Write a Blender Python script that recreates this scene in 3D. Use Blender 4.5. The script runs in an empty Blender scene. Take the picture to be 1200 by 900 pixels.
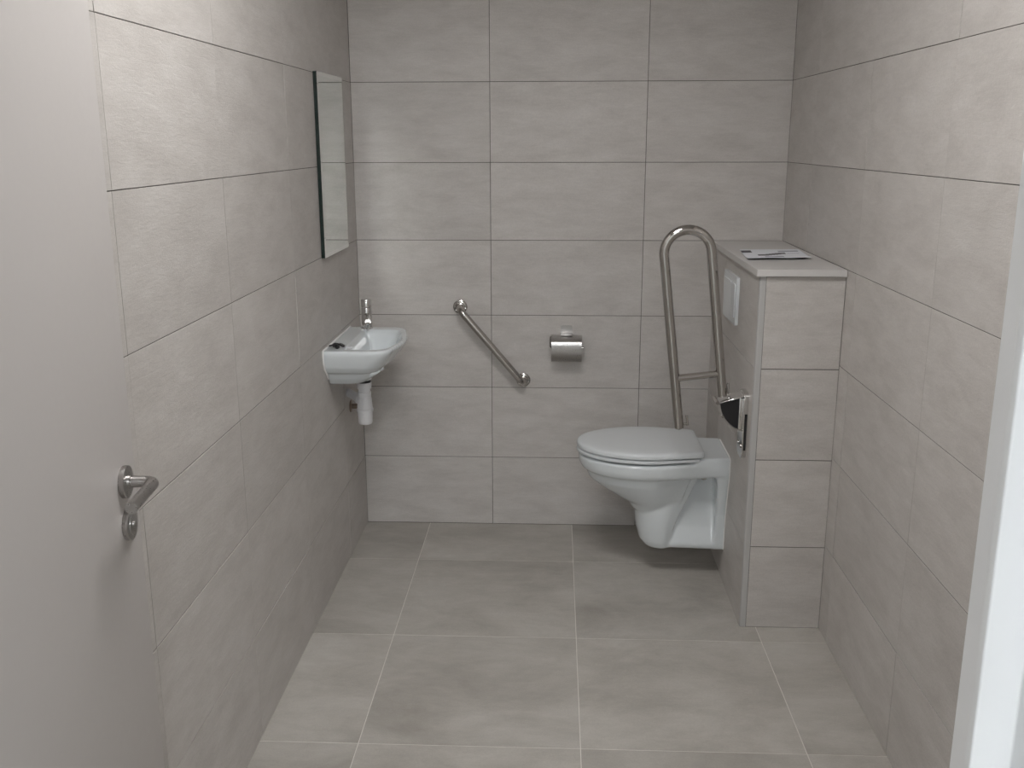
import bpy, bmesh, math, random
from mathutils import Vector, Matrix
R = math.radians
scene = bpy.context.scene
col = scene.collection

# ------------------------------------------------------------------ camera, world, exposure
CAM = Vector((0.2556, -3.8979, 1.5842))
FPX, PITCH, YAW, ROLL = 1151.07, R(-14.007), R(-2.5427), R(-0.1272)

def cam_dir(u, v, w):
    """camera frame (right, down, forward) -> world"""
    x, y2, z2 = u, w, -v
    y = y2*math.cos(PITCH) - z2*math.sin(PITCH)
    z = y2*math.sin(PITCH) + z2*math.cos(PITCH)
    return Vector((x*math.cos(YAW) + y*math.sin(YAW), -x*math.sin(YAW) + y*math.cos(YAW), z))

cr = cam_dir(math.cos(ROLL), -math.sin(ROLL), 0)
cd = cam_dir(math.sin(ROLL), math.cos(ROLL), 0)
cf = cam_dir(0, 0, 1)
cam_data = bpy.data.cameras.new('camera')
cam_data.sensor_width = 36.0
cam_data.lens = FPX*36.0/1200.0
cam_data.clip_start = 0.05
cam = bpy.data.objects.new('camera', cam_data)
m = Matrix.Identity(4)
for i in range(3):
    m[i][0] = cr[i]; m[i][1] = -cd[i]; m[i][2] = -cf[i]; m[i][3] = CAM[i]
cam.matrix_world = m
col.objects.link(cam)
scene.camera = cam

world = bpy.data.worlds.new('world')
scene.world = world
world.use_nodes = True
world.node_tree.nodes['Background'].inputs[0].default_value = (0.75, 0.82, 0.9, 1)
world.node_tree.nodes['Background'].inputs[1].default_value = 0.0

vs = scene.view_settings
vs.view_transform = 'Standard'
vs.look = 'None'
vs.gamma = 1.0
vs.use_curve_mapping = False
vs.exposure = 0.0
scene.cycles.blur_glossy = 0.0          # keep the mirror's throw of lamp light crisp
scene.cycles.sample_clamp_indirect = 40.0

ROOM_LIGHT = dict(loc=(0.12, -2.05), size=0.60, strength=20.0, color=(1.0, 0.985, 0.97))
ADDED_HALL_LIGHT = dict(loc=(0.35, -5.70), size=0.80, strength=36.0, color=(0.92, 0.965, 1.0))  # unseen lamp behind the camera, added to light the door frame

# ------------------------------------------------------------------ measures
XL, XR = -0.535, 1.142          # left and right wall surfaces
ZF, H, T = 0.296, 0.300, 0.600  # first wall joint, row height, tile length
YF = -3.21                      # room side of the door wall
YH = -3.37                      # hall side of the door wall
ZC = 2.60                       # ceiling
BX, BY = 0.881, -0.877          # left and front faces of the cistern boxing
LEDGE = 1.197

# ------------------------------------------------------------------ materials
def nt(name):
    mt = bpy.data.materials.new(name)
    mt.use_nodes = True
    t = mt.node_tree
    return mt, t, t.nodes['Principled BSDF']

def plain(name, rgb, rough=0.5, metal=0.0, spec=0.5, coat=0.0, bump=0.0, bump_scale=300.0):
    mt, t, b = nt(name)
    b.inputs['Base Color'].default_value = (*rgb, 1)
    b.inputs['Roughness'].default_value = rough
    b.inputs['Metallic'].default_value = metal
    b.inputs['Specular IOR Level'].default_value = spec
    b.inputs['Coat Weight'].default_value = coat
    tc = t.nodes.new('ShaderNodeTexCoord')
    n = t.nodes.new('ShaderNodeTexNoise')
    n.inputs['Scale'].default_value = bump_scale
    n.inputs['Detail'].default_value = 3
    t.links.new(tc.outputs['Object'], n.inputs['Vector'])
    mr = t.nodes.new('ShaderNodeMapRange')
    mr.inputs['To Min'].default_value = max(0.0, rough*0.9)
    mr.inputs['To Max'].default_value = min(1.0, rough*1.1 + 0.005)
    t.links.new(n.outputs['Fac'], mr.inputs['Value'])
    t.links.new(mr.outputs['Result'], b.inputs['Roughness'])
    if bump > 0:
        bp = t.nodes.new('ShaderNodeBump')
        bp.inputs['Strength'].default_value = bump
        bp.inputs['Distance'].default_value = 0.001
        t.links.new(n.outputs['Fac'], bp.inputs['Height'])
        t.links.new(bp.outputs['Normal'], b.inputs['Normal'])
    return mt

def tile_mat(name, c_dark, c_mid, c_light, rough, streak, angle, cloud_scale, fine_bump):
    """stone-look porcelain; every tile (object) reads another piece of the pattern"""
    mt, t, b = nt(name)
    L = t.links.new
    tc = t.nodes.new('ShaderNodeTexCoord')
    oi = t.nodes.new('ShaderNodeObjectInfo')
    off = t.nodes.new('ShaderNodeVectorMath'); off.operation = 'SCALE'
    off.inputs[0].default_value = (37.0, 19.0, 53.0)
    L(oi.outputs['Random'], off.inputs['Scale'])
    add = t.nodes.new('ShaderNodeVectorMath'); add.operation = 'ADD'
    L(tc.outputs['Object'], add.inputs[0]); L(off.outputs['Vector'], add.inputs[1])
    mp = t.nodes.new('ShaderNodeMapping')
    mp.inputs['Rotation'].default_value = (0, 0, R(angle))
    mp.inputs['Scale'].default_value = (1.0, streak, 1.0)
    L(add.outputs['Vector'], mp.inputs['Vector'])
    n1 = t.nodes.new('ShaderNodeTexNoise')
    n1.inputs['Scale'].default_value = cloud_scale
    n1.inputs['Detail'].default_value = 7
    n1.inputs['Roughness'].default_value = 0.62
    n1.inputs['Distortion'].default_value = 0.35
    L(mp.outputs['Vector'], n1.inputs['Vector'])
    rp = t.nodes.new('ShaderNodeValToRGB')
    e = rp.color_ramp.elements
    e[0].position = 0.28; e[0].color = (*c_dark, 1)
    e[1].position = 0.74; e[1].color = (*c_light, 1)
    k = rp.color_ramp.elements.new(0.5); k.color = (*c_mid, 1)
    L(n1.outputs['Fac'], rp.inputs['Fac'])
    # fine speckle
    n2 = t.nodes.new('ShaderNodeTexNoise')
    n2.inputs['Scale'].default_value = 210.0
    n2.inputs['Detail'].default_value = 4
    L(add.outputs['Vector'], n2.inputs['Vector'])
    mr = t.nodes.new('ShaderNodeMapRange')
    mr.inputs['From Min'].default_value = 0.3; mr.inputs['From Max'].default_value = 0.7
    mr.inputs['To Min'].default_value = 0.955; mr.inputs['To Max'].default_value = 1.045
    L(n2.outputs['Fac'], mr.inputs['Value'])
    # tile to tile shift
    mr2 = t.nodes.new('ShaderNodeMapRange')
    mr2.inputs['To Min'].default_value = 0.965; mr2.inputs['To Max'].default_value = 1.035
    L(oi.outputs['Random'], mr2.inputs['Value'])
    mul = t.nodes.new('ShaderNodeMath'); mul.operation = 'MULTIPLY'
    L(mr.outputs['Result'], mul.inputs[0]); L(mr2.outputs['Result'], mul.inputs[1])
    sc = t.nodes.new('ShaderNodeVectorMath'); sc.operation = 'SCALE'
    mp3 = t.nodes.new('ShaderNodeMapping')
    mp3.inputs['Rotation'].default_value = (0, 0, R(angle*0.8))
    mp3.inputs['Scale'].default_value = (1.0, streak*2.2, 1.0)
    L(add.outputs['Vector'], mp3.inputs['Vector'])
    n3 = t.nodes.new('ShaderNodeTexNoise')
    n3.inputs['Scale'].default_value = cloud_scale*3.2
    n3.inputs['Detail'].default_value = 6
    n3.inputs['Roughness'].default_value = 0.7
    n3.inputs['Distortion'].default_value = 0.8
    L(mp3.outputs['Vector'], n3.inputs['Vector'])
    mr3 = t.nodes.new('ShaderNodeMapRange')
    mr3.inputs['From Min'].default_value = 0.3; mr3.inputs['From Max'].default_value = 0.75
    mr3.inputs['To Min'].default_value = 0.955; mr3.inputs['To Max'].default_value = 1.06
    L(n3.outputs['Fac'], mr3.inputs['Value'])
    mulb = t.nodes.new('ShaderNodeMath'); mulb.operation = 'MULTIPLY'
    L(mul.outputs['Value'], mulb.inputs[0]); L(mr3.outputs['Result'], mulb.inputs[1])
    mul = mulb
    L(rp.outputs['Color'], sc.inputs[0]); L(mul.outputs['Value'], sc.inputs['Scale'])
    L(sc.outputs['Vector'], b.inputs['Base Color'])
    rr = t.nodes.new('ShaderNodeMapRange')
    rr.inputs['To Min'].default_value = rough - 0.06; rr.inputs['To Max'].default_value = rough + 0.08
    L(n1.outputs['Fac'], rr.inputs['Value']); L(rr.outputs['Result'], b.inputs['Roughness'])
    bp = t.nodes.new('ShaderNodeBump')
    bp.inputs['Strength'].default_value = fine_bump
    bp.inputs['Distance'].default_value = 0.002
    mix = t.nodes.new('ShaderNodeMath'); mix.operation = 'MULTIPLY_ADD'
    mix.inputs[1].default_value = 0.35
    L(n2.outputs['Fac'], mix.inputs[0]); L(n3.outputs['Fac'], mix.inputs[2])
    L(mix.outputs['Value'], bp.inputs['Height'])
    L(bp.outputs['Normal'], b.inputs['Normal'])
    return mt

M = {}
M['wall_tile'] = tile_mat('wall_tile', (0.468, 0.442, 0.420), (0.528, 0.501, 0.478), (0.580, 0.555, 0.534), 0.50, 2.8, 24, 6.0, 0.42)
M['floor_tile'] = tile_mat('floor_tile', (0.315, 0.296, 0.266), (0.412, 0.39, 0.357), (0.50, 0.482, 0.45), 0.52, 1.5, 8, 3.2, 0.10)
M['grout'] = plain('wall_grout', (0.12, 0.11, 0.10), 0.9, bump=0.3)
M['floor_grout'] = plain('floor_grout', (0.68, 0.65, 0.61), 0.9, bump=0.3)
M['ceiling'] = plain('ceiling_paint', (0.78, 0.77, 0.75), 0.9, bump=0.1, bump_scale=120)
M['hall_wall'] = plain('hall_wall_paint', (0.70, 0.70, 0.69), 0.85, bump=0.15, bump_scale=150)
M['door'] = plain('door_laminate', (0.545, 0.520, 0.507), 0.45, bump=0.04, bump_scale=90)
M['frame'] = plain('frame_paint', (0.80, 0.81, 0.82), 0.35)
M['ceramic'] = plain('white_ceramic', (0.69, 0.73, 0.75), 0.08, coat=0.3)
M['plastic'] = plain('white_plastic', (0.67, 0.70, 0.72), 0.25)
M['trap'] = plain('trap_plastic', (0.74, 0.74, 0.76), 0.38)
M['chrome'] = plain('chrome', (0.72, 0.71, 0.70), 0.06, 1.0)
M['steel'] = plain('polished_steel', (0.50, 0.48, 0.46), 0.075, 1.0)
M['brushed'] = plain('brushed_steel', (0.44, 0.425, 0.415), 0.28, 1.0)
M['dark'] = plain('dark_recess', (0.012, 0.012, 0.013), 0.5)
M['black'] = plain('black_plastic_and_reflection', (0.012, 0.012, 0.014), 0.35)  # black key heads, and the dark reflection built into the rail mount
M['mirror'] = plain('mirror_silver', (0.84, 0.88, 0.855), 0.012, 1.0)
M['mirror_edge'] = plain('mirror_edge', (0.012, 0.022, 0.019), 0.25)
M['bevel'] = plain('mirror_bevel', (0.92, 0.94, 0.93), 0.06, 1.0)
M['sealant'] = plain('white_sealant', (0.82, 0.82, 0.81), 0.4)
M['profile'] = plain('corner_profile', (0.50, 0.495, 0.49), 0.35, 0.2)
M['ledge'] = plain('ledge_composite', (0.60, 0.583, 0.57), 0.35)
M['paper'] = plain('paper', (0.84, 0.86, 0.92), 0.5)
M['ink'] = plain('print_dark', (0.05, 0.05, 0.07), 0.5)
M['ink_mid'] = plain('print_grey', (0.32, 0.33, 0.40), 0.5)
M['brass'] = plain('dull_valve_metal', (0.30, 0.24, 0.20), 0.3, 1.0)
M['hose'] = plain('hose_braid', (0.10, 0.10, 0.10), 0.4, 0.8)

def emit(name, rgb, s):
    mt, t, b = nt(name)
    b.inputs['Base Color'].default_value = (0.8, 0.8, 0.8, 1)
    b.inputs['Emission Color'].default_value = (*rgb, 1)
    b.inputs['Emission Strength'].default_value = s
    return mt
M['room_lamp'] = emit('room_lamp', ROOM_LIGHT['color'], ROOM_LIGHT['strength'])
M['added_hall_lamp'] = emit('added_hall_lamp', ADDED_HALL_LIGHT['color'], ADDED_HALL_LIGHT['strength'])

# ------------------------------------------------------------------ helpers
def tag(o, label=None, cat=None, kind=None, group=None):
    if label: o['label'] = label
    if cat: o['category'] = cat
    if kind: o['kind'] = kind
    if group: o['group'] = group
    return o

def empty(name, loc, label, cat, group=None):
    o = bpy.data.objects.new(name, None)
    o.empty_display_size = 0.05
    o.location = loc
    col.objects.link(o)
    o['_w'] = list(loc)
    return tag(o, label, cat, group=group)

def base_of(o):
    w = Vector((0, 0, 0))
    while o is not None:
        w += o.location
        o = o.parent
    return w

def link(name, bm, mat, parent=None, smooth=True, angle=38, origin=None, label=None):
    """bm holds world coordinates; the object's origin is put at `origin`"""
    if len(bm.faces): bmesh.ops.recalc_face_normals(bm, faces=bm.faces)
    me = bpy.data.meshes.new(name)
    pw = base_of(parent) if parent is not None else Vector((0, 0, 0))
    if origin is None:
        lo = Vector((min(v.co.x for v in bm.verts), min(v.co.y for v in bm.verts), min(v.co.z for v in bm.verts)))
        hi = Vector((max(v.co.x for v in bm.verts), max(v.co.y for v in bm.verts), max(v.co.z for v in bm.verts)))
        origin = (lo + hi)/2
        origin.z = lo.z
    origin = Vector(origin)
    bmesh.ops.translate(bm, verts=bm.verts, vec=-origin)
    bm.to_mesh(me); bm.free()
    mats = mat if isinstance(mat, (list, tuple)) else [mat]
    for mm in mats: me.materials.append(M[mm])
    if smooth:
        for p in me.polygons: p.use_smooth = True
        me.set_sharp_from_angle(angle=R(angle))
    o = bpy.data.objects.new(name, me)
    o.location = origin - pw
    o.parent = parent
    col.objects.link(o)
    if label: o['label'] = label
    return o

def box(bm, lo, hi, bev=0.0, seg=2):
    vs_ = []
    for x in (lo[0], hi[0]):
        for y in (lo[1], hi[1]):
            for z in (lo[2], hi[2]):
                vs_.append(bm.verts.new((x, y, z)))
    f = [(0, 1, 3, 2), (4, 6, 7, 5), (0, 4, 5, 1), (2, 3, 7, 6), (0, 2, 6, 4), (1, 5, 7, 3)]
    fs = [bm.faces.new([vs_[i] for i in q]) for q in f]
    if bev > 0:
        es = list({e for fc in fs for e in fc.edges})
        bmesh.ops.bevel(bm, geom=es, offset=bev, segments=seg, profile=0.5, affect='EDGES')
    return bm

def nbox(lo, hi, bev=0.0, seg=2):
    return box(bmesh.new(), lo, hi, bev, seg)

def frame_of(d):
    d = Vector(d).normalized()
    a = Vector((0, 0, 1)) if abs(d.z) < 0.9 else Vector((1, 0, 0))
    u = d.cross(a).normalized()
    return d, u, d.cross(u).normalized()

def tube(bm, pts, r, n=16, cap=True):
    """swept round tube through pts; r is a radius or a list of radii"""
    pts = [Vector(p) for p in pts]
    rr = r if isinstance(r, (list, tuple)) else [r]*len(pts)
    rings = []
    u = None
    for i, p in enumerate(pts):
        if i == 0: d = pts[1]-p
        elif i == len(pts)-1: d = p-pts[i-1]
        else:
            a = (p-pts[i-1]); b_ = (pts[i+1]-p)
            if a.length < 1e-9: d = b_
            elif b_.length < 1e-9: d = a
            else: d = a.normalized()+b_.normalized()
        d.normalize()
        if u is None: _, u, w = frame_of(d)
        else:
            u = (u - d*u.dot(d)).normalized()
        w = d.cross(u)
        rings.append([bm.verts.new(p + (u*math.cos(2*math.pi*k/n) + w*math.sin(2*math.pi*k/n))*rr[i]) for k in range(n)])
    for a, b_ in zip(rings, rings[1:]):
        for k in range(n):
            bm.faces.new((a[k], a[(k+1) % n], b_[(k+1) % n], b_[k]))
    if cap:
        bm.faces.new(rings[0][::-1]); bm.faces.new(rings[-1])
    return bm

def lathe(bm, base, axis, prof, n=28):
    """prof: (distance along axis, radius)"""
    d, u, w = frame_of(axis)
    base = Vector(base)
    rings = []
    for h, r in prof:
        r = max(r, 1e-5)
        rings.append([bm.verts.new(base + d*h + (u*math.cos(2*math.pi*k/n) + w*math.sin(2*math.pi*k/n))*r) for k in range(n)])
    for a, b_ in zip(rings, rings[1:]):
        for k in range(n):
            bm.faces.new((a[k], a[(k+1) % n], b_[(k+1) % n], b_[k]))
    bm.faces.new(rings[0][::-1]); bm.faces.new(rings[-1])
    return bm

def loft(bm, rings):
    rs = [[bm.verts.new(p) for p in r] for r in rings]
    n = len(rs[0])
    for a, b_ in zip(rs, rs[1:]):
        for k in range(n):
            bm.faces.new((a[k], a[(k+1) % n], b_[(k+1) % n], b_[k]))
    bm.faces.new(rs[0][::-1]); bm.faces.new(rs[-1])
    return bm

def arc(c, u, v, r, a0, a1, n=10):
    c = Vector(c); u = Vector(u); v = Vector(v)
    return [c + u*(r*math.cos(a0+(a1-a0)*i/n)) + v*(r*math.sin(a0+(a1-a0)*i/n)) for i in range(n+1)]

def prism(bm, pts, d):
    """flat polygon pts (world) thickened by vector d"""
    d = Vector(d)
    a = [bm.verts.new(Vector(p)) for p in pts]
    b_ = [bm.verts.new(Vector(p)+d) for p in pts]
    n = len(a)
    bm.faces.new(a[::-1]); bm.faces.new(b_)
    for k in range(n):
        bm.faces.new((a[k], a[(k+1) % n], b_[(k+1) % n], b_[k]))
    return bm

def rrect(cx, cy, w, h, r, n=6):
    """rounded rectangle outline, 2D"""
    out = []
    for sx, sy, a0 in ((1, 1, 0), (-1, 1, 90), (-1, -1, 180), (1, -1, 270)):
        for k in range(n+1):
            a = R(a0 + 90*k/n)
            out.append((cx + sx*(w/2-r) + r*math.cos(a), cy + sy*(h/2-r) + r*math.sin(a)))
    return out

def fused(bm, voxel, smooth_it, cut=None, factor=0.5):
    """one continuous surface from overlapping closed solids"""
    me = bpy.data.meshes.new('tmp'); bmesh.ops.recalc_face_normals(bm, faces=bm.faces); bm.to_mesh(me); bm.free()
    o = bpy.data.objects.new('tmp', me); col.objects.link(o)
    md = o.modifiers.new('r', 'REMESH'); md.mode = 'VOXEL'; md.voxel_size = voxel
    oc = None
    if cut is not None:
        mc = bpy.data.meshes.new('tmpc'); bmesh.ops.recalc_face_normals(cut, faces=cut.faces); cut.to_mesh(mc); cut.free()
        oc = bpy.data.objects.new('tmpc', mc); col.objects.link(oc)
        bo = o.modifiers.new('b', 'BOOLEAN'); bo.operation = 'DIFFERENCE'; bo.object = oc; bo.solver = 'EXACT'
        m2 = o.modifiers.new('r2', 'REMESH'); m2.mode = 'VOXEL'; m2.voxel_size = voxel
    sm = o.modifiers.new('s', 'SMOOTH'); sm.iterations = smooth_it; sm.factor = factor
    bpy.context.view_layer.update()
    dg = bpy.context.evaluated_depsgraph_get()
    res = bpy.data.meshes.new_from_object(o.evaluated_get(dg))
    out = bmesh.new(); out.from_mesh(res)
    bpy.data.objects.remove(o); bpy.data.meshes.remove(me); bpy.data.meshes.remove(res)
    if oc is not None: bpy.data.objects.remove(oc)
    return out

# ------------------------------------------------------------------ tiles
_tiles = {}
def tile_mesh(w, h, d, mat):
    """tile lying in XY, front towards +Z, chamfered front edge"""
    key = (round(w, 4), round(h, 4), d, mat)
    if key in _tiles: return _tiles[key]
    c = 0.0005
    x, y = w/2, h/2
    bm = bmesh.new()
    lv = []
    for ix, iy, z in ((x, y, 0), (x, y, d-c), (x-c, y-c, d)):
        lv.append([bm.verts.new(q) for q in ((-ix, -iy, z), (ix, -iy, z), (ix, iy, z), (-ix, iy, z))])
    for a, b_ in zip(lv, lv[1:]):
        for k in range(4):
            bm.faces.new((a[k], a[(k+1) % 4], b_[(k+1) % 4], b_[k]))
    bm.faces.new(lv[-1])
    me = bpy.data.meshes.new('tile'); bm.to_mesh(me); bm.free()
    me.materials.append(M[mat])
    _tiles[key] = me
    return me

rng = random.Random(7)
def tiles_on(parent, origin, ux, uy, us, vss, depth, gap, mat, lip=0.0007, gap_u=None):
    """tiles between successive joints us (along ux) and vss (along uy); tile front = depth above origin plane"""
    ux = Vector(ux); uy = Vector(uy); nz = ux.cross(uy)
    pw = base_of(parent)
    for u0, u1 in zip(us, us[1:]):
        for v0, v1 in zip(vss, vss[1:]):
            w, h = u1-u0-(gap if gap_u is None else gap_u), v1-v0-gap
            if w < 0.004 or h < 0.004: continue
            o = bpy.data.objects.new('tile', tile_mesh(w, h, depth, mat))
            p = Vector(origin) + ux*(u0+u1)/2 + uy*(v0+v1)/2 + nz*rng.uniform(-lip, lip)
            m4 = Matrix.Identity(4)
            a = Matrix.Rotation(R(rng.choice((0, 180))), 3, 'Z')
            b3 = Matrix((ux, uy, nz)).transposed() @ a
            for i in range(3):
                for j in range(3): m4[i][j] = b3[i][j]
                m4[i][3] = (p-pw)[i]
            o.parent = parent
            o.matrix_local = m4
            col.objects.link(o)

TD = 0.008   # tile thickness
GR = 0.0065  # grout bed height under the tile face
rows = [0.0] + [ZF + H*k for k in range(8)] + [ZC]

def slab(name, lo, hi, mat, label, cat):
    o = link(name, nbox(lo, hi), mat, None, smooth=False, origin=((lo[0]+hi[0])/2, (lo[1]+hi[1])/2, lo[2]))
    return tag(o, label, cat, kind='structure')

# the grout bed's front lies TD-GR behind the tile face, so that joints are recessed
rec = TD - GR
wb = slab('wall_back', (XL-0.1, rec, -0.05), (XR+0.1, 0.12, ZC), 'grout', 'tiled back wall with diagonal grab bar and paper holder', 'wall')
tiles_on(wb, (0, TD, 0), (1, 0, 0), (0, 0, 1), [XL, 0.0, T, XR], rows, TD, 0.0022, 'wall_tile')
wl = slab('wall_left', (XL-0.12, YF, -0.05), (XL-rec, rec, ZC), 'grout', 'tiled side wall carrying mirror and small washbasin', 'wall')
tiles_on(wl, (XL-TD, 0, 0), (0, 1, 0), (0, 0, 1), [YF, -2.75, -2.15, -1.55, -0.95, -0.35, 0.0], rows, TD, 0.0020, 'wall_tile', gap_u=0.0011)
wr = slab('wall_right', (XR+rec, YF, -0.05), (XR+0.12, rec, ZC), 'grout', 'tiled side wall beside the cistern boxing', 'wall')
tiles_on(wr, (XR+TD, 0, 0), (0, -1, 0), (0, 0, 1), [0.0, 0.368, 0.968, 1.568, 2.168, 2.768, -YF], rows, TD, 0.0020, 'wall_tile', gap_u=0.0011)

# floor runs on through the doorway into the hall
fl = slab('floor', (-1.6, -6.6, -0.10), (2.2, 0.0, -0.0010), 'floor_grout', 'grey concrete-look tiled floor with pale joints', 'floor')
fx = [0.334 + T*(k-3) for k in range(7)]
fx = [-1.6] + [x for x in fx if -1.55 < x < 2.15] + [2.2]
fy = sorted([-0.377 - T*k for k in range(12)])
fy = [-6.6] + [y for y in fy if y > -6.55] + [0.0]
tiles_on(fl, (0, 0, -TD), (1, 0, 0), (0, 1, 0), fx, fy, TD, 0.0026, 'floor_tile', lip=0.0002)

ce = slab('ceiling', (-1.6, -6.6, ZC), (2.2, 0.12, ZC+0.1), 'ceiling', 'plain white ceiling above toilet room and hall', 'ceiling')

# ------------------------------------------------------------------ door wall and hall
DX0, DX1 = -0.375, 0.557        # clear opening between the jambs
DZ = 2.32
bm = bmesh.new()
box(bm, (-1.6, YH, 0), (DX0-0.065, YF, ZC))
box(bm, (DX1+0.065, YH, 0), (2.2, YF, ZC))
box(bm, (DX0-0.065, YH, DZ+0.06), (DX1+0.065, YF, ZC))
o = link('wall_front', bm, 'hall_wall', None, smooth=False)
tag(o, 'painted wall around the doorway', 'wall', kind='structure')
slab('wall_hall_left', (-1.7, -6.6, 0), (-1.6, YH, ZC), 'hall_wall', 'painted wall of the hall on the door hinge side', 'wall')
slab('wall_hall_right', (2.2, -6.6, 0), (2.3, YH, ZC), 'hall_wall', 'painted wall of the hall on the door latch side', 'wall')
slab('wall_hall_back', (-1.7, -6.7, 0), (2.3, -6.6, ZC), 'hall_wall', 'painted wall of the hall facing the doorway', 'wall')

# door frame: stepped profile; stop, then rebate towards the room
fr = bpy.data.objects.new('trim_1', None); col.objects.link(fr)
fr.location = ((DX0+DX1)/2, YH, 0)
tag(fr, 'white painted door frame around the doorway', 'door frame', kind='structure')
def jamb_profile(x, s):
    """x: clear opening side, s: +1 for the right jamb. returns 2D outline (x, y)"""
    p = [(0.0, -3.2635), (0.0, -3.252), (0.015, -3.252), (0.015, YF+0.012), (0.075, YF+0.012), (0.075, YH-0.012),
         (0.029, YH-0.012), (0.029, -3.2635)]
    return [(x + s*a, b_) for a, b_ in p]
for x, s in ((DX1, 1), (DX0, -1)):
    bm = bmesh.new()
    prism(bm, [(a, b_, 0.0) for a, b_ in jamb_profile(x, s)], (0, 0, DZ+0.06))
    ed = [e for e in bm.edges if abs(e.verts[0].co.z - e.verts[1].co.z) > 0.5]
    bmesh.ops.bevel(bm, geom=ed, offset=0.0018, segments=3, profile=0.5, affect='EDGES')
    link('jamb', bm, 'frame', fr, angle=50)
bm = bmesh.new()
box(bm, (DX0, -3.2635, DZ), (DX1, -3.252, DZ+0.035), 0.0015)
box(bm, (DX0, YH-0.012, DZ+0.035), (DX1, YF+0.012, DZ+0.06), 0.0015)
link('head', bm, 'frame', fr)

# open door leaf along the side wall
hinge = Vector((-0.372, -3.235, 0)); free = Vector((-0.4635, -2.325, 0))
dd = (free-hinge).normalized()
dn = Vector((dd.y, -dd.x, 0))      # towards the room
DT = 0.040
bm = bmesh.new()
prism(bm, [hinge+Vector((0, 0, 0.008)), free+Vector((0, 0, 0.008)), free-dn*DT+Vector((0, 0, 0.008)), hinge-dn*DT+Vector((0, 0, 0.008))], (0, 0, DZ-0.012))
bmesh.ops.bevel(bm, geom=list(bm.edges), offset=0.0012, segments=2, profile=0.5, affect='EDGES')
door = link('door_1', bm, 'door', None, origin=(hinge.x, hinge.y, 0.008))
tag(door, 'open light grey door leaf with steel lever handle', 'door', kind='structure')
hp = free - dd*0.062
hp.z = 1.034
kp = hp - dd*0.001 - Vector((0, 0, 0.0745))
def rosette(bm, p):
    lathe(bm, p, dn, [(0, 0.0268), (0.001, 0.0275), (0.0078, 0.0275), (0.0090, 0.0265), (0.0094, 0.0245)], 40)
def lever(bm, p, n_, d_):
    R0 = 0.016
    a = p + n_*0.008
    c = p + n_*(0.052-R0) + d_*R0
    pts = [a, p+n_*(0.052-R0-0.004)] + arc(c, -d_, n_, R0, 0, math.pi/2, 9)
    pts += [p+n_*0.052 + d_*0.124]
    tube(bm, pts, 0.0098, 20)
    lathe(bm, p+n_*0.008, n_, [(0, 0.0118), (0.006, 0.0118), (0.0065, 0.0108)], 24)
bm = bmesh.new(); lever(bm, hp, dn, -dd)
h_ = link('door_handle', bm, 'brushed', door, label='brushed steel lever handle')
bm = bmesh.new(); rosette(bm, hp)
link('rosette', bm, 'brushed', h_)
bm = bmesh.new(); rosette(bm, kp)
lathe(bm, kp, dn, [(0.0085, 0.0175), (0.0102, 0.0172), (0.0104, 0.0165)], 32)
k_ = link('lock_rosette', bm, 'brushed', door, label='round brushed steel lock rosette')
bm = bmesh.new()
c = kp + dn*0.0104
lathe(bm, c, dn, [(0, 0.0055), (0.003, 0.0055), (0.0035, 0.005)], 20)
link('lock_release', bm, 'brushed', k_)
# hinges
for z in (0.25, 1.15, 2.05):
    bm = bmesh.new(); tube(bm, [hinge+dn*0.004-dd*0.008+Vector((0, 0, z)), hinge+dn*0.004-dd*0.008+Vector((0, 0, z+0.09))], 0.0075, 14)
    link('hinge', bm, 'brushed', door)

# ------------------------------------------------------------------ cistern boxing with tiles and ledge
LT = 0.021
bz = LEDGE - LT
wc = slab('wall_cistern', (BX+rec, BY+rec, 0.0), (XR-0.0005, -0.0005, bz-0.0015), 'grout', 'low tiled cistern boxing behind the toilet', 'wall')
brow = [0.0, ZF-0.008, ZF+H-0.010, ZF+2*H-0.012, bz-0.001]
PW = 0.0190   # visible width of the corner profile
tiles_on(wc, (BX+PW, BY+TD, 0), (1, 0, 0), (0, 0, 1), [0, XR-BX-PW], brow, TD, 0.0030, 'wall_tile')
tiles_on(wc, (BX+TD, 0, 0), (0, -1, 0), (0, 0, 1), [0, 0.277, -BY-0.0105], brow, TD, 0.0018, 'wall_tile')
bm = bmesh.new()
rc = 0.006
cp = [(BX-0.0004+rc-rc*math.cos(R(q)), BY-0.0004+rc-rc*math.sin(R(q)), 0.001) for q in range(0, 91, 15)]
prism(bm, cp + [(BX+PW, BY-0.0004, 0.001), (BX+PW, BY+0.004, 0.001), (BX+0.006, BY+0.006, 0.001), (BX-0.0004, BY+0.010, 0.001)], (0, 0, bz-0.002))
link('corner_profile', bm, 'profile', wc, label='smooth grey corner edging strip')

bm = nbox((BX-0.012, BY-0.012, bz), (XR-0.002, -0.001, LEDGE), 0.0012, 2)
o = link('ledge_shelf', bm, 'ledge', None, smooth=False)
tag(o, 'pale grey ledge slab capping the cistern boxing', 'shelf')

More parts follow.
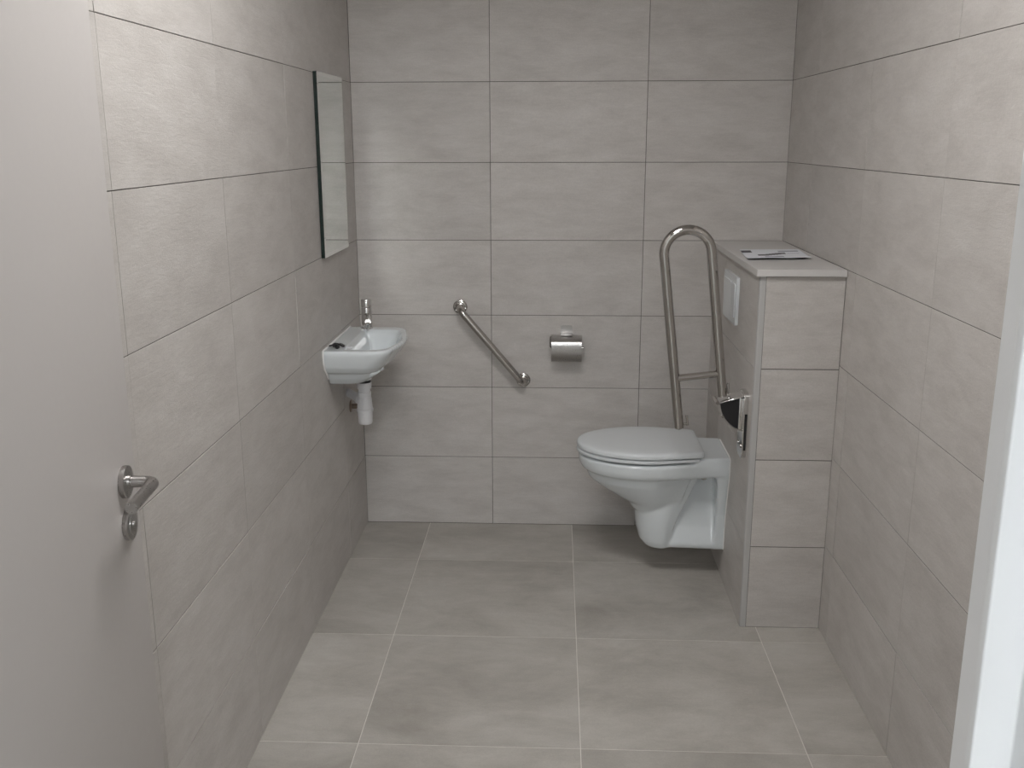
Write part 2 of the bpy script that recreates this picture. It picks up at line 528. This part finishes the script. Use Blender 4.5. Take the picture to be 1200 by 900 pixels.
# ------------------------------------------------------------------ mirror
MY0, MY1, MZ0, MZ1 = -0.603, -0.213, 1.193, 1.800
t = empty('mirror', (XL, (MY0+MY1)/2, MZ0), 'frameless rectangular wall mirror above the washbasin', 'mirror')
link('backing', nbox((XL+0.0008, MY0+0.001, MZ0+0.001), (XL+0.010, MY1-0.001, MZ1-0.001)), 'mirror_edge', t, smooth=False)
bm = bmesh.new()
x0, x1, x2, bv = XL+0.0102, XL+0.0132, XL+0.0150, 0.013
o_ = [(MY0, MZ0), (MY1, MZ0), (MY1, MZ1), (MY0, MZ1)]
i_ = [(MY0+bv, MZ0+bv), (MY1-bv, MZ0+bv), (MY1-bv, MZ1-bv), (MY0+bv, MZ1-bv)]
A = [bm.verts.new((x0, *q)) for q in o_]; B = [bm.verts.new((x1, *q)) for q in o_]; C = [bm.verts.new((x2, *q)) for q in i_]
bm.faces.new(A[::-1])
for k in range(4):
    f = bm.faces.new((A[k], A[(k+1) % 4], B[(k+1) % 4], B[k])); f.material_index = 1
    f = bm.faces.new((B[k], B[(k+1) % 4], C[(k+1) % 4], C[k])); f.material_index = 2
bm.faces.new(C)
link('glass', bm, ['mirror', 'mirror_edge', 'bevel'], t, smooth=False)

# ------------------------------------------------------------------ washbasin
WY0, WY1, WZ = -0.655, -0.190, 0.882
WYC = (WY0+WY1)/2
wash = empty('washbasin', (XL, WYC, 0.725), 'small white ceramic washbasin with chrome tap below the mirror', 'washbasin')
def basin_ring(z, proj, hy, bulge, r, yc=WYC, x0=XL+0.001, n=8):
    """outline: straight along the wall, rounded front corners, bulging front"""
    pts = []
    # wall side
    nb = 10
    for k in range(nb+1): pts.append((x0, yc-hy+2*hy*k/nb))
    # far side, corner, front (bulged), corner, near side
    xs = x0+proj
    for k in range(1, 4): pts.append((x0+(proj-r)*k/4, yc+hy))
    for k in range(n+1):
        a = R(90-90*k/n); pts.append((xs-r+r*math.cos(a), yc+hy-r+r*math.sin(a)))
    for k in range(1, 10):
        f = k/10; y = (yc+hy-r) - 2*(hy-r)*f
        pts.append((xs+bulge*math.sin(math.pi*f), y))
    for k in range(n+1):
        a = R(-90*k/n); pts.append((xs-r+r*math.cos(a), yc-hy+r+r*math.sin(a)))
    for k in range(1, 4): pts.append((x0+(proj-r)*(4-k)/4, yc-hy))
    return [(x, y, z) for x, y in pts]
hy = (WY1-WY0)/2
bm = bmesh.new()
loft(bm, [basin_ring(0.794, 0.172, hy-0.044, 0.016, 0.060),
          basin_ring(0.800, 0.180, hy-0.028, 0.018, 0.062),
          basin_ring(0.818, 0.195, hy-0.014, 0.020, 0.064),
          basin_ring(0.845, 0.213, hy-0.005, 0.022, 0.064),
          basin_ring(0.866, 0.226, hy, 0.024, 0.064),
          basin_ring(0.877, 0.229, hy, 0.024, 0.064),
          basin_ring(WZ, 0.224, hy-0.004, 0.023, 0.062)])
loft(bm, [basin_ring(0.745, 0.105, 0.140, 0.012, 0.050),
          basin_ring(0.750, 0.122, 0.156, 0.014, 0.055),
          basin_ring(0.770, 0.150, 0.170, 0.016, 0.058),
          basin_ring(0.805, 0.178, 0.185, 0.018, 0.060)])
lathe(bm, (XL+0.092, WYC, 0.727), (0, 0, 1), [(0, 0.030), (0.03, 0.036)], 24)
cut = bmesh.new()
def cav(z, e, r):
    return [(x, y, z) for x, y in [(a, b_) for a, b_ in
            [(q[0], q[1]) for q in basin_ring(z, 0.139-2*e, 0.178-e, 0.018, r, yc=WYC-0.011, x0=XL+0.072+e)]]]
loft(cut, [cav(0.772, 0.048, 0.020), cav(0.778, 0.036, 0.030), cav(0.798, 0.026, 0.040), cav(0.84, 0.014, 0.050), cav(0.866, 0.004, 0.056), cav(0.876, -0.003, 0.058), cav(0.90, -0.016, 0.062)])
bm = fused(bm, 0.0042, 5, cut)
basin = link('basin', bm, 'ceramic', wash, angle=60)
# sealant bead at the wall
bm = bmesh.new()
pts = [(XL+0.002, WY0+0.060, 0.772), (XL+0.002, WY0+0.040, 0.794), (XL+0.002, WY0+0.012, 0.815), (XL+0.002, WY0-0.001, 0.845), (XL+0.002, WY0-0.002, 0.866), (XL+0.002, WY0-0.001, 0.879), (XL+0.002, WY0+0.004, WZ+0.001), (XL+0.002, WYC, WZ+0.001), (XL+0.002, WY1-0.006, WZ+0.001), (XL+0.002, WY1, 0.875)]
tube(bm, pts, 0.0032, 8)
link('sealant_bead', bm, 'sealant', wash)
# drain fitting inside the bowl
bm = bmesh.new(); lathe(bm, (XL+0.142, WYC-0.011, 0.7695), (0, 0, 1), [(0, 0.028), (0.002, 0.028), (0.003, 0.022), (0.0015, 0.018)], 28)
link('drain_ring', bm, 'chrome', wash)
# tap
TX, TY = XL+0.073, -0.226
bm = bmesh.new()
lathe(bm, (TX, TY, WZ-0.002), (0, 0, 1), [(0, 0.0225), (0.005, 0.0225), (0.008, 0.0200), (0.080, 0.0195), (0.083, 0.0185)], 30)
tap = link('tap', bm, 'chrome', wash, label='chrome pillar tap')
bm = bmesh.new()
d = Vector((0.25, -1, 0)).normalized()
s0 = Vector((TX, TY, WZ+0.050))
tube(bm, [s0+d*0.012, s0+d*0.045+Vector((0, 0, -0.006)), s0+d*0.066+Vector((0, 0, -0.013))], [0.0135, 0.0125, 0.0115], 18)
lathe(bm, s0+d*0.060+Vector((0, 0, -0.013)), (0, 0, -1), [(0, 0.0095), (0.012, 0.0095), (0.0125, 0.008)], 18)
link('spout', bm, 'chrome', tap)
bm = bmesh.new(); lathe(bm, s0+d*0.060+Vector((0, 0, -0.0257)), (0, 0, -1), [(0, 0.0072), (0.0006, 0.0072)], 16)
link('aerator', bm, 'dark', tap)
bm = bmesh.new()
lathe(bm, (TX, TY, WZ+0.0835), (0, 0, 1), [(0, 0.0192), (0.001, 0.0200), (0.026, 0.0200), (0.029, 0.018), (0.030, 0.012)], 30)
link('tap_lever', bm, 'chrome', tap)

# ------------------------------------------------------------------ bottle trap and angle valve under the basin
PX, PY = -0.443, WYC
trap = empty('bottle_trap', (PX, PY, 0.560), 'white plastic bottle trap under the washbasin', 'drain trap')
bm = bmesh.new()
lathe(bm, (PX, PY, 0.560), (0, 0, 1), [(0, 0.020), (0.002, 0.024), (0.006, 0.026), (0.048, 0.0275), (0.049, 0.0305), (0.058, 0.0310), (0.060, 0.0285), (0.100, 0.0255), (0.104, 0.022), (0.106, 0.0215)], 32)
bt = link('bottle', bm, 'trap', trap)
bm = bmesh.new(); lathe(bm, (PX, PY, 0.664), (0, 0, 1), [(0, 0.0215), (0.002, 0.0245), (0.018, 0.0245), (0.020, 0.022)], 24)
link('nut', bm, 'trap', bt)
bm = bmesh.new(); lathe(bm, (PX, PY, 0.683), (0, 0, 1), [(0, 0.0215), (0.012, 0.0215), (0.013, 0.0265), (0.030, 0.0275), (0.036, 0.0275), (0.036, 0.020)], 24)
link('tail_pipe', bm, 'trap', trap)
bm = bmesh.new(); lathe(bm, (PX, PY, 0.7185), (0, 0, 1), [(0, 0.0255), (0.009, 0.0255)], 24)
link('gasket', bm, 'dark', trap)
od = Vector((-0.092, 0.136, 0)).normalized()
bm = bmesh.new(); lathe(bm, Vector((PX, PY, 0.645))+od*0.020, od, [(0, 0.0165), (0.010, 0.0165), (0.011, 0.0205), (0.034, 0.0205), (0.036, 0.016), (0.138, 0.016)], 24)
link('outlet_pipe', bm, 'trap', trap)
valve = empty('angle_valve', (XL, -0.245, 0.540), 'small metal angle valve with dark hose on wall behind the trap', 'valve')
vy = -0.245
bm = bmesh.new()
lathe(bm, (XL+0.0005, vy, 0.578), (1, 0, 0), [(0, 0.024), (0.003, 0.024), (0.006, 0.010), (0.040, 0.010), (0.042, 0.0125), (0.056, 0.0125), (0.058, 0.011)], 20)
vb = link('valve_body', bm, 'brass', valve)
bm = bmesh.new(); lathe(bm, (XL+0.0585, vy, 0.578), (1, 0, 0), [(0, 0.013), (0.002, 0.016), (0.014, 0.015), (0.017, 0.010)], 10)
link('knob', bm, 'chrome', valve)
bm = bmesh.new(); lathe(bm, (XL+0.045, vy, 0.564), (0, 0, -1), [(0, 0.0085), (0.004, 0.010), (0.022, 0.010), (0.024, 0.006)], 12)
link('drain_cap', bm, 'brass', valve)
bm = bmesh.new()
tube(bm, [(XL+0.045, vy, 0.584), (XL+0.045, vy, 0.640), (XL+0.046, vy, 0.690), (XL+0.050, vy-0.002, 0.725), (XL+0.055, vy-0.005, 0.744)], 0.0055, 12)
link('hose', bm, 'hose', valve)

# key bunch on the rim
KX, KY, KZ = -0.495, -0.590, WZ+0.0012
keys = empty('key_bunch', (KX, KY, KZ), 'small black bunch of keys with white strip on washbasin rim', 'keys')
rk = random.Random(3)
for i in range(6):
    a = R(-70 + 62*i + rk.uniform(-15, 15))
    cx_, cy_ = KX + 0.016*math.cos(a)*1.1 - 0.004, KY + 0.012*math.sin(a)
    z_ = KZ + 0.003*(i % 3)
    dx, dy = math.cos(a), math.sin(a)
    bm = bmesh.new()
    out = [(0.011*math.cos(R(q))*1.0, 0.0085*math.sin(R(q))) for q in range(20, 341, 40)]
    pts = [(cx_+dx*u-dy*v, cy_+dy*u+dx*v, z_) for u, v in out]
    prism(bm, pts, (0, 0, 0.0045))
    bmesh.ops.rotate(bm, verts=bm.verts, cent=(cx_, cy_, z_), matrix=Matrix.Rotation(R(rk.uniform(8, 38)), 3, Vector((-dy, dx, 0))))
    zmin = min(v.co.z for v in bm.verts)
    bmesh.ops.translate(bm, verts=bm.verts, vec=(0, 0, KZ + 0.003*(i % 3) - zmin))
    kb = link('key_head', bm, 'black', keys)
    bm = bmesh.new()
    p0 = Vector((cx_+dx*0.010, cy_+dy*0.010, KZ+0.001+0.0012*(i % 3)))
    if i in (2, 3, 4):
        q0 = p0 + Vector((dx*0.014, dy*0.010, 0))
        w_ = Vector((-dy, dx, 0))*0.0026
        prism(bm, [p0-w_, q0-w_, q0+w_, p0+w_], (0, 0, 0.0014))
        link('key_blade', bm, 'brushed', keys)
    else: bm.free()
bm = nbox((KX+0.018, KY-0.004, KZ), (KX+0.050, KY+0.004, KZ+0.0025), 0.0004, 1)
link('white_strip', bm, 'paper', keys)

# ------------------------------------------------------------------ diagonal grab bar on the back wall
g0, g1 = Vector((-0.125, 0, 0.930)), Vector((0.129, 0, 0.630))
gb = empty('grab_bar', tuple((g0+g1)/2), 'diagonal polished steel grab bar on the tiled wall', 'grab bar')
OFF = 0.058; rb = 0.0142
gd = (g1-g0).normalized(); out = Vector((0, -1, 0)); rr_ = 0.034
pts = [g0+out*0.003, g0+out*(OFF-rr_-0.004)] + arc(g0+out*(OFF-rr_)+gd*rr_, -gd, out, rr_, 0, math.pi/2, 10)
pts += arc(g1+out*(OFF-rr_)-gd*rr_, out, gd, rr_, 0, math.pi/2, 10) + [g1+out*(OFF-rr_-0.004), g1+out*0.003]
bm = bmesh.new(); tube(bm, pts, rb, 20)
link('bar', bm, 'steel', gb)
for g in (g0, g1):
    bm = bmesh.new()
    lathe(bm, g-out*0.0, out, [(0.0006, 0.0285), (0.004, 0.0285), (0.0058, 0.0265), (0.0068, 0.0185), (0.012, 0.0172), (0.013, 0.0155)], 36)
    fg = link('flange', bm, 'steel', gb)
    for k in range(3):
        a = R(100+120*k)
        bm = bmesh.new(); lathe(bm, g+out*0.006+Vector((math.cos(a)*0.0222, 0, math.sin(a)*0.0222)), out, [(0, 0.0042), (0.0014, 0.0042), (0.002, 0.003)], 12)
        link('screw', bm, 'chrome', fg)

# ------------------------------------------------------------------ toilet paper holder
HX = 0.3025
tp = empty('toilet_paper_holder', (HX, 0, 0.742), 'brushed steel toilet paper holder with cover flap', 'paper holder')
bm = bmesh.new()
prism(bm, [(a, -0.0008, b_) for a, b_ in rrect(HX, 0.832, 0.047, 0.048, 0.006)], (0, -0.006, 0))
link('wall_plate', bm, 'brushed', tp)
bm = bmesh.new()
box(bm, (HX-0.0235, -0.052, 0.8215), (HX+0.0235, -0.006, 0.8275), 0.0012)
link('hinge_tab', bm, 'brushed', tp)
bm = bmesh.new()
prof = [(-0.016, 0.820), (-0.045, 0.8205), (-0.062, 0.818)]
prof += [(-0.062-0.030*math.sin(R(a)), 0.788+0.030*math.cos(R(a))) for a in range(18, 91, 9)]
prof += [(-0.0925, 0.772), (-0.0915, 0.757), (-0.086, 0.743), (-0.078, 0.731), (-0.068, 0.722)]
th = 0.0016
W2 = 0.0600
rings = []
inn = []
for i, (y, z) in enumerate(prof):
    a = prof[max(0, i-1)]; b_ = prof[min(len(prof)-1, i+1)]
    ty, tz = b_[0]-a[0], b_[1]-a[1]; l = math.hypot(ty, tz)
    inn.append((y - tz/l*th*-1*-1, z + ty/l*th))
sec = prof + inn[::-1]
L_ = [bm.verts.new((HX-W2, y, z)) for y, z in sec]; R_ = [bm.verts.new((HX+W2, y, z)) for y, z in sec]
n = len(sec)
for k in range(n): bm.faces.new((L_[k], L_[(k+1) % n], R_[(k+1) % n], R_[k]))
m_ = len(prof)
for S in (L_, R_):
    for k in range(m_-1): bm.faces.new((S[k], S[k+1], S[n-2-k], S[n-1-k]))
link('cover', bm, 'brushed', tp)
bm = bmesh.new()
tube(bm, [(HX-W2+0.004, -0.030, 0.8165), (HX-W2-0.004, -0.040, 0.8150), (HX-W2-0.0045, -0.050, 0.810), (HX-W2-0.0045, -0.052, 0.786), (HX-W2-0.0040, -0.052, 0.778), (HX-W2+0.002, -0.052, 0.775), (HX+W2+0.008, -0.052, 0.775)], 0.0028, 10)
link('roll_arm', bm, 'steel', tp)
bm = bmesh.new(); lathe(bm, (HX+W2+0.006, -0.052, 0.775), (1, 0, 0), [(0, 0.0045), (0.004, 0.0045), (0.005, 0.003)], 12)
link('arm_knob', bm, 'steel', tp)
bm = bmesh.new()
lathe(bm, (HX-0.050, -0.052, 0.775), (1, 0, 0), [(0, 0.0195), (0.10, 0.0195)], 24)
link('roll_core', bm, 'ink_mid', tp)

# ------------------------------------------------------------------ wall-hung toilet
TYC = -0.437
toilet = empty('toilet', (BX, TYC, 0.115), 'white wall-hung toilet with closed lid', 'toilet')
def P3(u, v, z): return (BX-0.001-u, TYC+v, z)
def outline(u0, u1, w0, w, um, p=2.0, n=16, corner=0.0):
    """closed outline in (u, v): rear straight, widening to w at um, elliptical nose at u1"""
    half = []
    for k in range(6):
        f = k/6; s = f*f*(3-2*f)
        u = u0+(um-u0)*f
        ww = w0+(w-w0)*s
        if corner and k == 0:
            half.append((u, ww-corner)); half.append((u+corner*0.3, ww-corner*0.3)); half.append((u+corner, ww)); continue
        if corner and u < u0+corner: continue
        half.append((u, ww))
    for k in range(n+1):
        a = math.pi/2*k/n
        half.append((um+(u1-um)*math.sin(a)**(2/p) if k else um, w*max(0.0, math.cos(a))**(2/p) if k < n else 0.0))
    out_ = half + [(u, -v) for u, v in half[-2::-1]]
    return out_
def ring(z, *a, **k):
    return [P3(u, v, z) for u, v in outline(*a, **k)]
bm = bmesh.new()
# rim band
loft(bm, [ring(0.412, 0.0, 0.508, 0.122, 0.166, 0.29), ring(0.419, 0.0, 0.522, 0.126, 0.175, 0.29), ring(0.435, 0.0, 0.530, 0.128, 0.180, 0.29),
          ring(0.462, 0.0, 0.534, 0.130, 0.182, 0.29), ring(0.470, 0.0, 0.530, 0.128, 0.179, 0.29)])
# rear deck
loft(bm, [ring(0.44, 0.0, 0.155, 0.130, 0.140, 0.10, p=6), ring(0.480, 0.0, 0.150, 0.129, 0.138, 0.10, p=6), ring(0.486, 0.0, 0.120, 0.126, 0.130, 0.08, p=6)])
# bowl underside
loft(bm, [ring(0.262, 0.20, 0.335, 0.070, 0.085, 0.27), ring(0.290, 0.17, 0.352, 0.085, 0.104, 0.26), ring(0.312, 0.16, 0.396, 0.090, 0.118, 0.26), ring(0.345, 0.15, 0.450, 0.100, 0.136, 0.27),
          ring(0.378, 0.14, 0.493, 0.105, 0.152, 0.28), ring(0.425, 0.12, 0.515, 0.110, 0.166, 0.29)])
# pedestal column
loft(bm, [ring(0.112, 0.20, 0.262, 0.050, 0.062, 0.22, p=2.4), ring(0.118, 0.19, 0.286, 0.060, 0.074, 0.22, p=2.4), ring(0.140, 0.19, 0.304, 0.066, 0.082, 0.22, p=2.4),
          ring(0.190, 0.185, 0.318, 0.072, 0.090, 0.22, p=2.4), ring(0.250, 0.165, 0.324, 0.078, 0.096, 0.22, p=2.4), ring(0.330, 0.13, 0.330, 0.080, 0.100, 0.22, p=2.4), ring(0.40, 0.10, 0.34, 0.08, 0.10, 0.22)])
# trap shoulder behind the column: broad foot, narrow top
def slabring(z, u0, u1, w0, w1):
    return [P3(u0, -w0, z), P3(u1, -w1, z), P3(u1, w1, z), P3(u0, w0, z)]
loft(bm, [slabring(0.118, 0.0, 0.235, 0.078, 0.062), slabring(0.135, 0.0, 0.240, 0.083, 0.070), slabring(0.20, 0.0, 0.21, 0.056, 0.054), slabring(0.29, 0.0, 0.18, 0.026, 0.034), slabring(0.36, 0.0, 0.16, 0.012, 0.022), slabring(0.43, 0.0, 0.15, 0.010, 0.018)])
# wall flange
loft(bm, [slabring(0.118, 0.0, 0.036, 0.080, 0.080), slabring(0.26, 0.0, 0.034, 0.086, 0.086), slabring(0.37, 0.0, 0.036, 0.112, 0.112), slabring(0.425, 0.0, 0.046, 0.127, 0.127), slabring(0.480, 0.0, 0.05, 0.128, 0.128)])
bm = fused(bm, 0.0048, 7)
link('bowl', bm, 'ceramic', toilet, angle=70)
# seat ring and lid
bm = bmesh.new()
S = lambda z, e: ring(z, 0.105+e, 0.541-e, 0.150-e, 0.181-e, 0.29, corner=0.02)
loft(bm, [S(0.4770, 0.006), S(0.4782, 0.001), S(0.482, 0.0), S(0.4870, 0.001), S(0.4890, 0.005)])
link('seat', bm, 'plastic', toilet)
bm = bmesh.new()
S = lambda z, e: ring(z, 0.092+e, 0.540-e, 0.152-e, 0.181-e, 0.29, corner=0.02)
loft(bm, [S(0.4930, 0.005), S(0.4945, 0.001), S(0.499, 0.0), S(0.5070, 0.0008), S(0.5110, 0.003), S(0.5135, 0.008), S(0.5150, 0.02), S(0.5158, 0.06)])
link('lid', bm, 'plastic', toilet, angle=50)
for s in (-1, 1):
    bm = bmesh.new(); tube(bm, [P3(0.103, s*0.075-0.022, 0.492), P3(0.103, s*0.075+0.022, 0.492)], 0.008, 14)
    box(bm, (BX-0.001-0.112, TYC+s*0.075-0.014, 0.484), (BX-0.001-0.094, TYC+s*0.075+0.014, 0.492))
    link('hinge', bm, 'plastic', toilet)
for s in (-1, 1):
    bm = bmesh.new(); lathe(bm, P3(0.075, s*0.014, 0.385), (0, s, 0), [(0, 0.013), (0.022, 0.013), (0.026, 0.009)], 18)
    link('fixing_cap', bm, 'chrome', toilet)
# sealant between toilet and boxing
bm = bmesh.new()
pts = [P3(0, -0.078, 0.120), P3(0, -0.087, 0.26), P3(0, -0.113, 0.37), P3(0, -0.129, 0.425), P3(0, -0.130, 0.478), P3(0, -0.10, 0.4855), P3(0, 0.10, 0.4855), P3(0, 0.130, 0.478), P3(0, 0.129, 0.425)]
tube(bm, pts, 0.0028, 8)
link('sealant_bead', bm, 'sealant', toilet)

# ------------------------------------------------------------------ flush plate
FYC, FZ0, FZ1, FW = -0.437, 0.962, 1.126, 0.246
fp = empty('flush_plate', (BX, FYC, FZ0), 'white dual flush plate on the cistern boxing', 'flush plate')
bm = bmesh.new()
prism(bm, [(BX-0.0008, a, b_) for a, b_ in rrect(FYC, (FZ0+FZ1)/2, FW, FZ1-FZ0, 0.006)], (-0.011, 0, 0))
bmesh.ops.bevel(bm, geom=[e for e in bm.edges if all(abs(v.co.x-(BX-0.0118)) < 1e-4 for v in e.verts)], offset=0.0015, segments=2, affect='EDGES')
link('frame', bm, 'plastic', fp)
for (a, w_) in ((FYC+0.038, 0.138), (FYC-0.072, 0.074)):
    bm = bmesh.new()
    prism(bm, [(BX-0.0119, p_, q_) for p_, q_ in rrect(a, (FZ0+FZ1)/2, w_, 0.118, 0.008)], (-0.0030, 0, 0))
    bmesh.ops.bevel(bm, geom=[e for e in bm.edges if all(abs(v.co.x-(BX-0.0149)) < 1e-4 for v in e.verts)], offset=0.0008, segments=2, affect='EDGES')
    link('button', bm, 'plastic', fp)

# ------------------------------------------------------------------ folding grab rail, swung up
RY = -0.780
rail = empty('folding_grab_rail', (BX, RY, 0.566), 'upright folding steel grab rail hinged beside the toilet', 'grab rail')
A0 = Vector((0.666, RY, 0.664)); A1 = Vector((0.598, RY, 1.225))
ax = (A1-A0).normalized()
px_ = Vector((ax.z, 0, -ax.x))        # to the right, square to the legs
sep = 0.148
rad = sep/2
tr = 0.0158
cA = A1 + px_*rad
B1 = A1 + px_*sep
B0 = B1 - ax*0.475
pts = [A0, A0+ax*0.2, A1-ax*0.01] + arc(cA, -px_, ax, rad, 0, math.pi, 22) + [B1-ax*0.01, B1-ax*0.2, B0]
bm = bmesh.new(); tube(bm, pts, tr, 24)
tb = link('rail_tube', bm, 'steel', rail)
bm = bmesh.new(); lathe(bm, A0+ax*0.001, -ax, [(0, tr), (0.003, tr*0.96), (0.0075, tr*0.6), (0.0085, tr*0.2)], 22)
link('end_cap', bm, 'steel', tb)
cz = A0 + ax*0.166
bm = bmesh.new(); tube(bm, [cz+px_*0.008, cz+px_*(sep-0.008)+ax*0.0], 0.0118, 18)
link('crossbar', bm, 'steel', rail)
# lock pin behind the hinged leg and stop rod behind the free leg
bm = bmesh.new(); tube(bm, [B0+px_*0.021+Vector((0, 0.022, 0.00)), B0+px_*0.020+Vector((0, 0.022, 0.035)), B0+px_*0.020+Vector((0, 0.022, 0.038))], [0.0045, 0.0045, 0.0025], 12)
link('lock_pin', bm, 'steel', rail)
q0 = A0 + px_*0.028
bm = bmesh.new(); tube(bm, [q0+ax*0.004, q0+ax*0.038], 0.0042, 12); tube(bm, [A0+ax*0.009+px_*0.010, q0+ax*0.009], 0.0036, 10)
link('stop_pin', bm, 'steel', rail)
# hinge housing: two quarter-round cheeks with a roof plate
def cheek(y, d_):
    tl, tr_ = Vector((0.787, y, 0.752)), Vector((0.866, y, 0.776))
    pts_ = [tl, Vector((0.790, y, 0.738)), Vector((0.796, y, 0.718)), Vector((0.806, y, 0.700)), Vector((0.820, y, 0.684)), Vector((0.838, y, 0.671)), Vector((0.866, y, 0.660)), tr_]
    return pts_, (0, d_, 0)
bm = bmesh.new(); a, b_ = cheek(RY+0.026, 0.004); prism(bm, a, b_)
link('hinge_cheek', bm, 'chrome', rail)
# curved chrome lip along the lower edge of the open side
a, b_ = cheek(RY-0.033, 0.059)
low = a[:-1]
ctr = Vector((0.866, RY-0.033, 0.776))
bm = bmesh.new(); prism(bm, low + [p_ + (ctr-p_).normalized()*0.0036 for p_ in low[::-1]], b_)
link('hinge_lip', bm, 'chrome', rail)
bm = nbox((0.8525, RY-0.031, 0.667), (0.8665, RY+0.026, 0.772), 0.001)
link('hinge_block', bm, 'chrome', rail)
bm = bmesh.new()
prism(bm, [(0.785, RY-0.033, 0.7525), (0.868, RY-0.033, 0.7775), (0.868, RY-0.033, 0.7815), (0.785, RY-0.033, 0.7565)], (0, 0.066, 0))
bmesh.ops.bevel(bm, geom=list(bm.edges), offset=0.0014, segments=2, affect='EDGES')
link('hinge_roof', bm, 'chrome', rail)
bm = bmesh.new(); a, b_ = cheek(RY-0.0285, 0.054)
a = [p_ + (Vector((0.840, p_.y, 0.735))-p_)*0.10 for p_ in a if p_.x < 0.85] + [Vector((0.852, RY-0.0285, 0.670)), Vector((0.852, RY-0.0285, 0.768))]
prism(bm, a, b_); link('hinge_dark_reflection', bm, 'black', rail)  # dark reflection in the chrome hinge, built as a black solid
bm = bmesh.new(); tube(bm, [(0.800, RY-0.042, 0.712), (0.800, RY-0.029, 0.712)], 0.004, 12); link('pivot_bolt', bm, 'steel', rail)
bm = bmesh.new(); tube(bm, [(0.782, RY-0.036, 0.757), (0.782, RY+0.033, 0.757)], 0.0062, 14); link('hinge_axle', bm, 'steel', rail)
# mounting base on the boxing: rounded oblong block, side reflection built as black strip
MBX = 0.8655
bm = bmesh.new()
prism(bm, [(BX-0.0008, a, b_) for a, b_ in rrect(RY, 0.6800, 0.086, 0.222, 0.022, 8)], (MBX-BX+0.0008, 0, 0))
bmesh.ops.bevel(bm, geom=[e for e in bm.edges if all(abs(v.co.x-MBX) < 1e-4 for v in e.verts)], offset=0.002, segments=2, affect='EDGES')
mb = link('mounting_base', bm, 'chrome', rail)
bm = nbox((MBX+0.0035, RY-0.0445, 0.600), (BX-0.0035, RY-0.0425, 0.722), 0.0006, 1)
link('side_dark_reflection', bm, 'black', mb)
for yy, zz in ((RY-0.024, 0.610), (RY+0.024, 0.610)):
    bm = bmesh.new(); lathe(bm, (MBX+0.0001, yy, zz), (-1, 0, 0), [(0, 0.0065), (0.003, 0.0065), (0.004, 0.004)], 12)
    link('screw', bm, 'steel', mb)

# ------------------------------------------------------------------ printed leaflets on the ledge
def leaflet(name, p00, du, dv, nu, nv, lift, paint, z0, label):
    """sheet spanned by du (towards the wall corner) and dv; per-face print"""
    bm = bmesh.new()
    p00 = Vector(p00); du = Vector(du); dv = Vector(dv)
    g = []
    for lay in (0, 1):
        g.append([[bm.verts.new(p00+du*(i/nu)+dv*(j/nv)+Vector((0, 0, z0+lift(i/nu, j/nv)+lay*0.0007))) for j in range(nv+1)] for i in range(nu+1)])
    for i in range(nu):
        for j in range(nv):
            a = g[1]; f = bm.faces.new((a[i][j], a[i+1][j], a[i+1][j+1], a[i][j+1])); f.material_index = paint((i+0.5)/nu, (j+0.5)/nv)
            a = g[0]; bm.faces.new((a[i][j], a[i][j+1], a[i+1][j+1], a[i+1][j]))
    for i in range(nu):
        for j in (0, nv): bm.faces.new((g[0][i][j], g[0][i+1][j], g[1][i+1][j], g[1][i][j]))
    for j in range(nv):
        for i in (0, nu): bm.faces.new((g[0][i][j], g[0][i][j+1], g[1][i][j+1], g[1][i][j]))
    o = link(name, bm, ['paper', 'ink', 'ink_mid'], None, angle=60)
    return tag(o, label, 'leaflet')
def paint_a(u, v):     # u along the far edge, v from far to near
    if u < 0.16 and 0.10 < v < 0.34: return 1
    if 0.22 < u < 0.70 and abs(v-(0.60-0.16*max(0.0, min(1.0, (u-0.35)/0.25)))) < 0.075: return 1
    if 0.30 < u < 0.60 and 0.72 < v < 0.82: return 2
    if 0.60 < u < 0.95 and 0.16 < v < 0.26: return 2
    if 0.72 < u < 0.93 and 0.42 < v < 0.46: return 2
    return 0
leaflet('leaflet', (0.912, -0.350, LEDGE), (0.212, 0.020, 0), (-0.028, -0.300, 0), 36, 30,
        lambda u, v: 0.0008 + 0.0060*max(0.0, v-0.55)**2*4 + 0.0012*math.sin(u*5)**2*v, paint_a, 0.0012,
        'white printed leaflet lying open on the boxing ledge')

# ------------------------------------------------------------------ ceiling lights
def ceiling_light(spec, mat, label):
    x, y = spec['loc']; s = spec['size']/2
    t = empty('ceiling_light', (x, y, ZC-0.03), label, 'ceiling light')
    bm = bmesh.new()
    for lo, hi in (((x-s-0.02, y-s-0.02), (x+s+0.02, y-s)), ((x-s-0.02, y+s), (x+s+0.02, y+s+0.02)), ((x-s-0.02, y-s), (x-s, y+s)), ((x+s, y-s), (x+s+0.02, y+s))):
        box(bm, (*lo, ZC-0.030), (*hi, ZC-0.0005))
    link('housing', bm, 'frame', t, smooth=False)
    link('diffuser', nbox((x-s, y-s, ZC-0.026), (x+s, y+s, ZC-0.012)), mat, t, smooth=False)
ceiling_light(ROOM_LIGHT, 'room_lamp', 'square white ceiling light inside the toilet room')
ceiling_light(ADDED_HALL_LIGHT, 'added_hall_lamp', 'added unseen ceiling light in the hall, lighting the door frame')

for o in bpy.data.objects:
    if '_w' in o: del o['_w']
